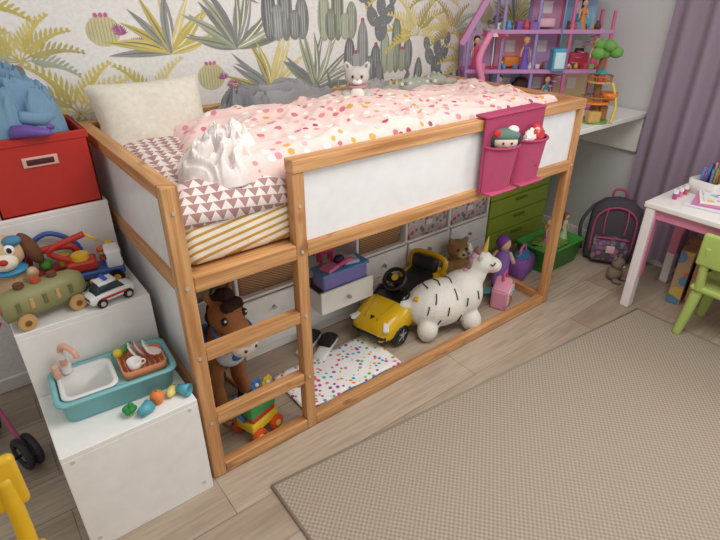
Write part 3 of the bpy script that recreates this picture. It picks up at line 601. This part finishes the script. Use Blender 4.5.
b.box((-.33,0,.085),(.02,.15,.04),BLACK,bev=.008,seg=3,rot=(0,-10,0))
for s in(-1,1):
    b.prism([(-.03,0),(.035,.02),(.03,-.004),(-.02,-.018)],.03,P('#eef0f2',.15),TM((-.305,s*.105,.155),(0,0,s*-35)),.003); b.box((-.318,s*.09,.09),(.03,.045,.025),BLACK,bev=.006,rot=(0,0,s*-25))
    b.box((-.09,s*.155,.255),(.035,.03,.022),Y,bev=.008,seg=3); b.box((.02,s*.145,.12),(.2,.006,.06),P('#c89f12',.3),bev=.003); b.box((.02,s*.146,.165),(.13,.006,.02),BLACK,bev=.003)
b.tube([(-.3,-.04,.178),(-.2,-.06,.214),(-.12,-.07,.236)],.004,P('#b8930f',.4)); b.tube([(-.3,.04,.178),(-.2,.06,.214),(-.12,.07,.236)],.004,P('#b8930f',.4))
b.prism([(-.015,.012),(.015,.012),(0,-.016)],.004,BLACK,TM((-.29,0,.18),(75,0,90)),0); b.done(e)
# unicorn
e=parent_empty('plush_unicorn',(1.42,.185,0),-16,1.15); UW=F('#e9e5dd',.6,170)
blob('body',e,[((-.04,0,.145),(.17,.11,.115)),((.07,0,.17),(.11,.1,.115)),((.13,0,.25),(.06,.055,.08),(0,30,0)),((.165,0,.315),(.062,.058,.056)),((.22,-.01,.295),(.05,.045,.038),(0,15,0)),
 ((.10,-.07,.055),(.048,.045,.058)),((.10,.07,.055),(.048,.045,.058)),((-.13,-.07,.055),(.05,.045,.058)),((-.13,.07,.055),(.05,.045,.058)),((.13,-.045,.37),(.014,.012,.028),(20,0,0)),((.13,.045,.37),(.014,.012,.028),(-20,0,0)),((-.22,0,.17),(.03,.025,.03))],UW,.008,8)
b=B('details'); b.lathe([(.016,0),(.012,.03),(.006,.06),(.001,.085)],P('#d8b65c',.35,metal=.3),(.175,0,.36),(0,12,0),cap=False)
def strk(cx,cz,an,L):
    pts=[]
    for k in range(5):
        t=(k/4-.5)*L; x=cx+t*math.cos(an); z=cz+t*math.sin(an); q=1-((x+.04)/.17)**2-((z-.145)/.115)**2; q2=1-((x-.07)/.11)**2-((z-.17)/.115)**2
        yy=max(.11*math.sqrt(max(q,0)),.1*math.sqrt(max(q2,0))); pts.append((x,-yy-.0,z))
    b.tube(pts,.003,BLACK,6,2)
for cx,cz,an in ((-.14,.17,1.3),(-.1,.215,1.2),(-.05,.16,1.4),(0,.22,1.6),(.05,.18,1.5),(-.09,.1,1.3),(.02,.1,1.4),(.11,.2,1.7)): strk(cx,cz,an,.04)
for x in(-.12,-.06,0,.05): b.tube([(x,.035,.254),(x+.005,0,.262 if abs(x)<.09 else .246),(x,-.03,.254)],.003,BLACK,6,3)
for s in(-1,1): b.tube([(.18,s*.054,.325),(.195,s*.055,.315),(.21,s*.048,.325)],.003,BLACK,6,3); b.sph((.257,s*.018-.01,.298),.004,P('#c0837f'),seg=8)
b.sph((.21,-.052,.292),(.014,.004,.01),P('#e9b4b4'),seg=10)
for k in range(6):
    t=k/5; b.sph((.14-.06*t,.0,.375-.12*t),(.018,.018,.022),F(['#8b6f68','#d9a9b5','#b98f98'][k%3]),seg=12)
b.tube([(-.225,0,.17),(-.255,-.02,.15),(-.26,-.03,.11)],[.012,.018,.006],F('#d9a9b5')); b.done(e)
b=B('pink_toy_house_case',(1.86,.15,0),22); PP=P('#e39bb4',.4)
b.prism([(-.085,0),(.085,0),(.09,.12),(.0,.175),(-.09,.12)],.09,PP,None,.008); b.prism([(-.065,.02),(.065,.02),(.065,.11),(0,.145),(-.065,.11)],.096,P('#f3e3e2'),None,.004)
b.tube([(-.03,0,.165),(-.025,0,.205),(.025,0,.205),(.03,0,.165)],.007,P('#cf5f8b')); b.box((0,-.05,.05),(.04,.006,.06),P('#b98a6a')); b.sph((-.03,-.05,.085),.01,P('#d96fa0'));b.sph((.03,-.05,.085),.01,P('#7aa7c7')); b.done()
b=B('pink_toy_suitcase',(1.74,.31,0),-10); b.box((0,0,.08),(.13,.09,.16),P('#dca9b6'),bev=.02,seg=4); b.box((0,-.047,.08),(.09,.006,.1),P('#8e6e7c'),bev=.01); b.tube([(-.03,0,.155),(0,0,.19),(.03,0,.155)],.006,P('#b98a6a')); b.done()
b=B('mermaid_plush',(2.02,.30,0),30); b.tube([(-.12,0,.05),(-.04,0,.12),(.02,0,.2),(.02,0,.24)],[.035,.05,.045,.02],F('#8e6bb8')); b.sph((.02,0,.27),(.04,.036,.042),F('#e9c3a6')); b.sph((.025,.012,.28),(.046,.042,.046),F('#7d4a9d')) 
for s in(-1,1): b.sph((-.16,s*.035,.035),(.05,.03,.012),F('#6fc0b5'),(0,0,s*-35)); b.tube([(.02,s*.035,.22),(.0,s*.07,.16)],.012,F('#e9c3a6'))
b.done()
e=parent_empty('teddy_bear',(1.80,.47,0),-20,1.3); blob('body',e,[((0,0,.08),(.06,.05,.08)),((0,0,.19),(.052,.048,.048)),((-.04,0,.235),(.016,.01,.016)),((.04,0,.235),(.016,.01,.016)),((-.05,-.05,.025),(.025,.045,.024)),((.05,-.05,.025),(.025,.045,.024)),((.06,-.02,.11),(.02,.03,.045)),((-.06,-.02,.11),(.02,.03,.045))],F('#a98558',.7),.007)
b=B('face'); b.sph((0,-.043,.18),(.024,.018,.019),F('#dcc3a0')); b.sph((0,-.062,.187),(.008,.005,.006),BLACK)
for s in(-1,1): b.sph((s*.02,-.043,.205),.006,BLACK,seg=8)
b.done(e)
b=B('green_drawer_chest'); G1=P('#93a836',.45); G2=P('#a0b542',.45)
x0,x1,y0,y1,H=2.2,2.86,.6,.98,.54
b.cb(x0,x0+.018,y0,y1,0,H,G1);b.cb(x1-.018,x1,y0,y1,0,H,G1);b.cb(x0,x1,y0,y1,H-.018,H,G1);b.cb(x0,x1,y0,y1,.02,.04,G1);b.cb(x0,x1,y1-.01,y1,.02,H,G1)
for k in range(4):
    z=.045+k*.12; b.cb(x0+.02,x1-.02,y0-.012,y0+.006,z,z+.113,G2,.004); b.cb(x0+.02,x1-.02,y0,y1-.02,z,z+.09,G1,.002)
    b.box(((x0+x1)/2,y0-.018,z+.085),(.12,.016,.016),P('#6f8224'),bev=.006,seg=3)
b.done()
b=B('green_toy_bin',(2.52,.31,0)); b.surf([rr(.17,.11,0,.02),rr(.19,.13,.15,.02),rr(.196,.136,.15,.02),rr(.196,.136,.165,.02),rr(.184,.124,.165,.02),rr(.165,.105,.012,.02)],P('#4a9e42',.45))
b.crumple((0,0,.13),(.15,.09,.05),F('#7c9c48'),seed=5); b.done()
doll('toy_doll',(2.60,.27,.155),.19,'#7c5a3c','#b9d2a6'); doll('toy_doll',(2.45,.29,.155),.17,'#d9b45a','#e07aa4')
b=B('purple_toy_bag',(2.22,.30,0),15); b.loft([(-.1,.03,0,.1),(-.09,.06,0,.14),(.09,.06,0,.14),(.1,.03,0,.1)],F('#8d5aa8'),24,3); b.tube([(-.05,0,.13),(-.03,0,.2),(.03,0,.2),(.05,0,.13)],.008,F('#d77aa8')); b.crumple((0,0,.14),(.07,.04,.03),F('#3f86b0'),seed=4); b.done()
b=B('school_backpack',(2.86,.08,0),-58); BG=F('#514c54',.5,90); BP=F('#c2517f',.4,120)
b.loft([(-.15,.04,.04,.3),(-.14,.075,.01,.38),(-.08,.085,0,.43),(0,.088,0,.445),(.08,.085,0,.43),(.14,.075,.01,.38),(.15,.04,.04,.3)],BG,32,3)
b.loft([(-.11,.02,.04,.18,-.085),(-.1,.035,.03,.2,-.085),(0,.042,.03,.21,-.085),(.1,.035,.03,.2,-.085),(.11,.02,.04,.18,-.085)],printm('backpack_print','#5a5560',['#b86a8e','#7e7a85','#8a5f9b','#8c8894'],30,.45),24,3)
b.tube([(-.12,-.07,.08),(-.115,-.085,.33),(0,-.09,.405),(.115,-.085,.33),(.12,-.07,.08)],.006,BP); b.tube([(-.1,-.115,.2),(0,-.13,.21),(.1,-.115,.2)],.005,BP); b.tube([(-.04,.05,.43),(-.03,.05,.475),(.03,.05,.475),(.04,.05,.43)],.008,BP)
for s in(-1,1): b.tube([(s*.14,.0,.38),(s*.2,-.03,.25),(s*.17,0,.06)],.012,BG); b.tube([(s*.06,-.09,.40),(s*.065,-.1,.3),(s*.06,-.1,.22)],.005,BP)
b.box((0,-.128,.13),(.05,.006,.05),P('#e9c3d3'),bev=.01); b.done()

# ================= SHELF + DOLLHOUSE
b=B('corner_shelf_desk'); b.cb(2.11,3.035,.12,1.04,.92,.95,WHITE,.004)
b.prism([(0,0),(.62,0),(.62,-.45),(.5,-.3),(.3,-.14),(0,-.05)],.025,WHITE,TM((2.4,1.0,.92)),.003); b.cb(3.01,3.035,.13,1.0,.7,.92,WHITE); b.done()
b=B('dollhouse',(2.562,.685,.95),-37); LP=P('#c58fc0',.45); PN=P('#d4699a',.45); LV=P('#9d8cc4',.45); AQ=P('#58a8c9',.4); FL=P('#dfc8d6',.5)
Wd=.43; D=.1
for z,xa,xb in ((0,-Wd,Wd),(.22,-Wd,Wd),(.44,-.3,Wd),(.655,-.15,.38)): b.cb(xa,xb,-D,D,z,z+.014,PN if z in(.22,.655) else FL,.003); b.cb(xa,xb,-D-.006,-D+.002,max(0,z-.004),z+.02,LP if z else PN,.003)
for x,h in ((-Wd+.01,.44),(-.22,.66),(-.02,.66),(.18,.66),(Wd-.01,.56)):
    for y in(-D+.01,D-.01): b.cb(x-.009,x+.009,y-.009,y+.009,0,h,LV if x<0 else PN,.003)
BK=[('#e7b7cf',-Wd,-.22,.014,.22),('#a9cfe0',-.22,-.02,.014,.22),('#e9d7a8',.18,Wd,.014,.22),('#c9a9d8',-.02,.18,.234,.44),('#f0a7b8',-.22,-.02,.234,.44),('#b6d9c8',.18,Wd,.234,.44),('#d8a0c4',-.02,.18,.454,.655),('#9fc3e6',.18,.38,.454,.655),('#c98fb8',-.02,.18,.014,.22),('#d8b7e0',-Wd,-.22,.234,.44)]
for c,xa,xb,za,zb in BK: b.cb(xa,xb,D-.008,D,za,zb,P(c,.5),.001); b.cb((xa+xb)/2-.03,(xa+xb)/2+.03,D-.012,D-.006,(za+zb)/2-.02,(za+zb)/2+.05,P('#f4f4f6',.3),.003)
b.box((-.37,-.03,.53),(.36,.13,.014),PN,rot=(0,-62,0)); b.box((-.375,-.095,.535),(.36,.01,.035),LP,rot=(0,-62,0)); b.box((-.13,0,.70),(.22,.2,.012),PN,rot=(0,-25,0))
b.tube([(-.3,-.12,.44),(-.36,-.15,.3),(-.33,-.17,.15),(-.4,-.17,.03)],.02,P('#e889b0'))
b.cyl((-.26,-.06,.33),.004,.2,P('#eeeeee'),seg=8)
for k in range(8):
    a=k*math.pi/4; a2=a+math.pi/4; b.surf([[(-.26,-.06,.46)]*2,[(-.26+.09*math.cos(a),-.06+.09*math.sin(a),.425),(-.26+.09*math.cos(a2),-.06+.09*math.sin(a2),.425)]],P(['#c93a48','#efe6e0'][k%2],.6),closed=False,smooth=False)
for k in range(7): b.box((.02+k*.022,-.07,.03+k*.028),(.026,.06,.008),P('#b69bd6'))
for k in range(7): b.box((.2+k*.022,-.07,.25+k*.028),(.026,.06,.008),PN)
b.cb(.08,.16,-D-.05,-D+.03,.235,.36,AQ,.006); b.cb(.09,.15,-D-.056,-D-.048,.25,.34,P('#d8eef6',.2),.003); b.tube([(.12,-D-.01,.36),(.12,-D-.01,.66)],.004,AQ)
b.box((-.33,.02,.045),(.13,.07,.05),PN,bev=.015,seg=3); b.box((-.33,.05,.08),(.13,.02,.07),PN,bev=.01,seg=3); b.box((-.12,.02,.04),(.12,.09,.04),AQ,bev=.01,seg=3); b.box((-.12,.02,.065),(.11,.08,.02),P('#f3efe8'),bev=.008,seg=3)
b.cyl((.3,0,.06),.045,.008,P('#e8c94a')); b.cyl((.3,0,.035),.008,.05,P('#e8c94a')) 
for s in(-1,1): b.box((.3+s*.07,0,.03),(.035,.035,.04),P('#7cc3a2'),bev=.006); b.box((.3+s*.085,0,.065),(.008,.035,.05),P('#7cc3a2'),bev=.003)
b.box((-.12,.03,.27),(.1,.06,.06),P('#e8893a'),bev=.01,seg=3); b.box((.3,.04,.28),(.12,.05,.08),P('#d94a5a'),bev=.008); b.box((.3,.04,.33),(.05,.03,.03),P('#2b2b33')); b.box((.06,.03,.49),(.1,.07,.05),P('#f0c6d6'),bev=.01,seg=3); b.box((.28,.03,.5),(.09,.06,.07),P('#6ec1d6'),bev=.01,seg=3)
b.crumple((.08,-.03,.7),(.08,.05,.05),F('#8fb8d8'),seed=3,sub=4); b.crumple((.25,0,.71),(.09,.06,.05),F('#d9799f'),seed=8,sub=4); b.crumple((-.05,0,.12),(.05,.05,.06),F('#4a3428'),seed=2,sub=4)
for k in range(60):
    lvl=R.choice((.014,.234,.454)); x=R.uniform(-.25 if lvl>.4 else -.4,.4); c=R.choice(['#e8c94a','#c94a5a','#5a9ac9','#7cc36a','#e88ab0','#f2f2f2','#8a5fb0','#5b4030']); q=R.uniform(.01,.024)
    if k%2: b.box((x,R.uniform(-.08,-.02),lvl+q),(q*2,q*2,q*2),P(c),bev=.003,rot=(0,0,R.uniform(0,90)))
    else: b.lathe([(q*.8,0),(q,q),(q*.5,q*2),(q*.6,q*2.4)],P(c),(x,R.uniform(-.08,-.02),lvl),seg=12)
dh=b.done()
for x,z,h,hr,dr in ((-.36,.234,.19,'#3b2418','#d8507e'),(-.06,.234,.19,'#e6c56e','#7a5fc0'),(.25,.454,.17,'#3b2418','#e8893a'),(.1,.014,.19,'#a5522b','#4aa6a0'),(-.2,.014,.19,'#2b1c14','#e9e0ea'),(.36,.234,.18,'#e6c56e','#d8507e')): doll('fashion_doll',(x,-.05,z),h,hr,dr,parent=dh)
b=B('toy_tree_house',(2.53,.20,.95),-30); TRK=P('#8a5c34',.7); b.cyl((0,0,.006),.085,.012,P('#6fa343')); b.tube([(0,0,0),(.005,0,.12),(-.01,0,.25),(0,0,.36)],[.03,.022,.02,.016],TRK)
for z,c,rr_ in ((.11,'#e08a3a',.075),(.22,'#c9a05a',.065)): b.cyl((0,0,z),rr_,.01,P(c)); b.tor((0,0,z+.03),rr_,.004,P('#a8703a'))
for z in(.11,.22):
    for k in range(8): b.cyl((.064*math.cos(k*.785),.064*math.sin(k*.785),z+.015),.003,.03,P('#a8703a'),seg=6)
b.lathe([(.035,0),(.045,.04),(.04,.04),(.03,.005)],P('#e0782e'),(.06,-.03,.125)); b.tube([(.05,-.05,.22),(.09,-.06,.1),(.08,-.06,.0)],.008,P('#e8c94a')); b.box((-.02,-.04,.245),(.04,.03,.04),P('#c7423a'),bev=.006); b.prism([(-.03,0),(.03,0),(0,.03)],.04,P('#3d8f8f'),TM((-.02,-.04,.265)),.002)
b.box((-.03,-.06,.04),(.07,.05,.06),P('#c9a05a'),bev=.006); b.box((.05,.0,.05),(.05,.05,.08),P('#a8703a'),bev=.006)
for k in range(9):
    a=k*.7; b.sph((.055*math.cos(a)*(k%3)/2,.055*math.sin(a)*(k%3)/2,.38+.025*math.sin(k*2)),(.036,.036,.03),P('#6b9a4c',.9,.6,90),seg=12)
b.done()

# ================= CURTAIN
b=B('purple_curtain'); rows=[]
for i in range(140):
    y=.10-i*.0075; ph=i*.36; r=[]
    for k in range(20):
        z=.06+2.5*k/19; a=.024*(1-.25*k/19); r.append((2.975+a*math.sin(ph+.5*noise.noise(Vector((i*.05,z,0)))),y,z))
    rows.append(r)
b.surf(rows,F('#9c8a9c',.2,200),closed=False); b.done()
# ================= TABLE
b=B('kids_craft_table'); TP=P('#d98aa8',.45)
tx0,tx1,ty0,ty1=2.385,2.92,-1.30,-.27
b.cb(tx0,tx1,ty0,ty1,.61,.64,WHITE,.006,seg=2); b.cb(tx0+.03,tx1-.03,ty0+.03,ty1-.03,.55,.61,TP,.004)
for x in(tx0+.035,tx1-.035):
    for y in(ty0+.035,ty1-.035): b.box((x,y,.305),(.06,.05,.61),P('#f0eaea',.35),bev=.008,seg=2); b.box((x+(.012 if x<2.5 else -.012),y-.004,.40),(.05,.056,.4),TP,bev=.008,seg=2)
b.done()
b=B('marker_organizer',(2.80,-.42,.64),-10); b.surf([rr(.1,.07,0,.01),rr(.105,.075,.08,.01),rr(.1,.07,.08,.01),rr(.096,.066,.01,.01)],WHITE)
for k in range(30):
    x=-.085+.0122*(k%15); y=-.03+.055*(k//15); b.tube([(x,y,.012),(x+R.uniform(-.01,.01),y+R.uniform(-.01,.01),.13+R.uniform(0,.03))],.0055,P(R.choice(['#d93a3a','#e88a2a','#eacb2a','#4aa84a','#3a7ad0','#8a4ab0','#e27aa8','#2a2a2a'])),6)
b.done()
b=B('coloring_books',(2.63,-.50,.64),6) 
for k,c in enumerate(('#e9e4f2','#d77fb0','#f2efe9')): b.box((.02*k,-.01*k,.006+.01*k),(.26,.19,.009),P(c),rot=(0,0,k*9),bev=.001)
b.box((.03,-.02,.033),(.2,.15,.004),printm('sticker_sheet','#e8e0f0',['#d85a9a','#7ab0e0','#e8c860','#8ad0a0','#a070c0'],22,.4),rot=(0,0,20),bev=0); b.done()
b=B('glitter_jars',(2.54,-.35,.64))
for k,c in enumerate(('#c04a9a','#8a5ac0','#e88ab0','#5ab0d0','#e05a6a','#e0b040')): b.cyl((.03*k,.012*(k%2),.016),.012,.032,P(c,.3),seg=14,bev=.002); b.cyl((.03*k,.012*(k%2),.037),.013,.01,P('#f0f0f0'),seg=14)
b.done()
b=B('craft_paper_tray',(2.66,-.80,.64),4); b.box((0,0,.02),(.3,.24,.04),P('#d9c3e0'),bev=.01); b.box((0,0,.045),(.28,.22,.01),printm('craft_print','#f2f0f4',['#e26a9a','#6ab0e0','#f0d060','#9a6ac0'],18,.45)); b.done()
b=B('board_game_boxes',(2.76,-.44,0),12); b.box((0,0,.17),(.24,.07,.34),printm('puzzle_box_print','#a88a6a',['#c05a4a','#5a7a9a','#c0a04a','#6a8a5a','#8a5a3a'],12,.5),bev=.003); b.box((.01,-.075,.14),(.22,.06,.28),printm('puzzle_box_print_b','#b07a5a',['#8a4a3a','#c9b07a','#a05a7a','#6a6a8a'],14,.5),bev=.003,rot=(0,0,4)); b.done()
b=B('brown_plush_toy',(2.64,-.10,0)); FBn=F('#8a7a70',.7); b.sph((0,0,.05),(.05,.045,.05),FBn); b.sph((0,-.01,.12),(.042,.038,.038),FBn)
for s in(-1,1): b.sph((s*.03,0,.155),(.014,.01,.018),FBn); b.sph((s*.035,-.04,.015),(.02,.03,.015),FBn); b.sph((s*.015,-.046,.125),.005,BLACK,seg=8)
b.sph((0,-.05,.11),(.012,.008,.008),P('#d9a0a0')); b.done()

# ================= LIGHT + CAMERA
def area(name,loc,rot,size,sy,pw,col=(1,1,1)):
    L=bpy.data.lights.new(name,'AREA'); L.shape='RECTANGLE'; L.size=size; L.size_y=sy; L.energy=pw; L.color=col
    o=bpy.data.objects.new(name,L); bpy.context.collection.objects.link(o); o.location=loc; o.rotation_euler=[math.radians(a) for a in rot]
area('added_overhead_fill',(.9,-.9,2.5),(0,0,0),1.2,1.2,37,(1,.96,.9))  # soft overhead fill added to brighten the room; no fixture stands behind it
area('window_daylight',(3.14,-1.15,1.5),(0,90,0),1.2,1.6,40,(1,.99,.97))
w=bpy.data.worlds.new('World'); bpy.context.scene.world=w; w.use_nodes=True; w.node_tree.nodes['Background'].inputs[0].default_value=(1,.985,.955,1); w.node_tree.nodes['Background'].inputs[1].default_value=.6
c=bpy.data.cameras.new('camera'); c.sensor_width=36; c.lens=26.5; c.clip_start=.02
o=bpy.data.objects.new('camera',c); bpy.context.collection.objects.link(o); o.location=(-.409,-1.435,1.665); o.rotation_euler=(math.radians(90-28.7),0,math.radians(-37.6)); bpy.context.scene.camera=o
bpy.context.scene.view_settings.view_transform='Standard'
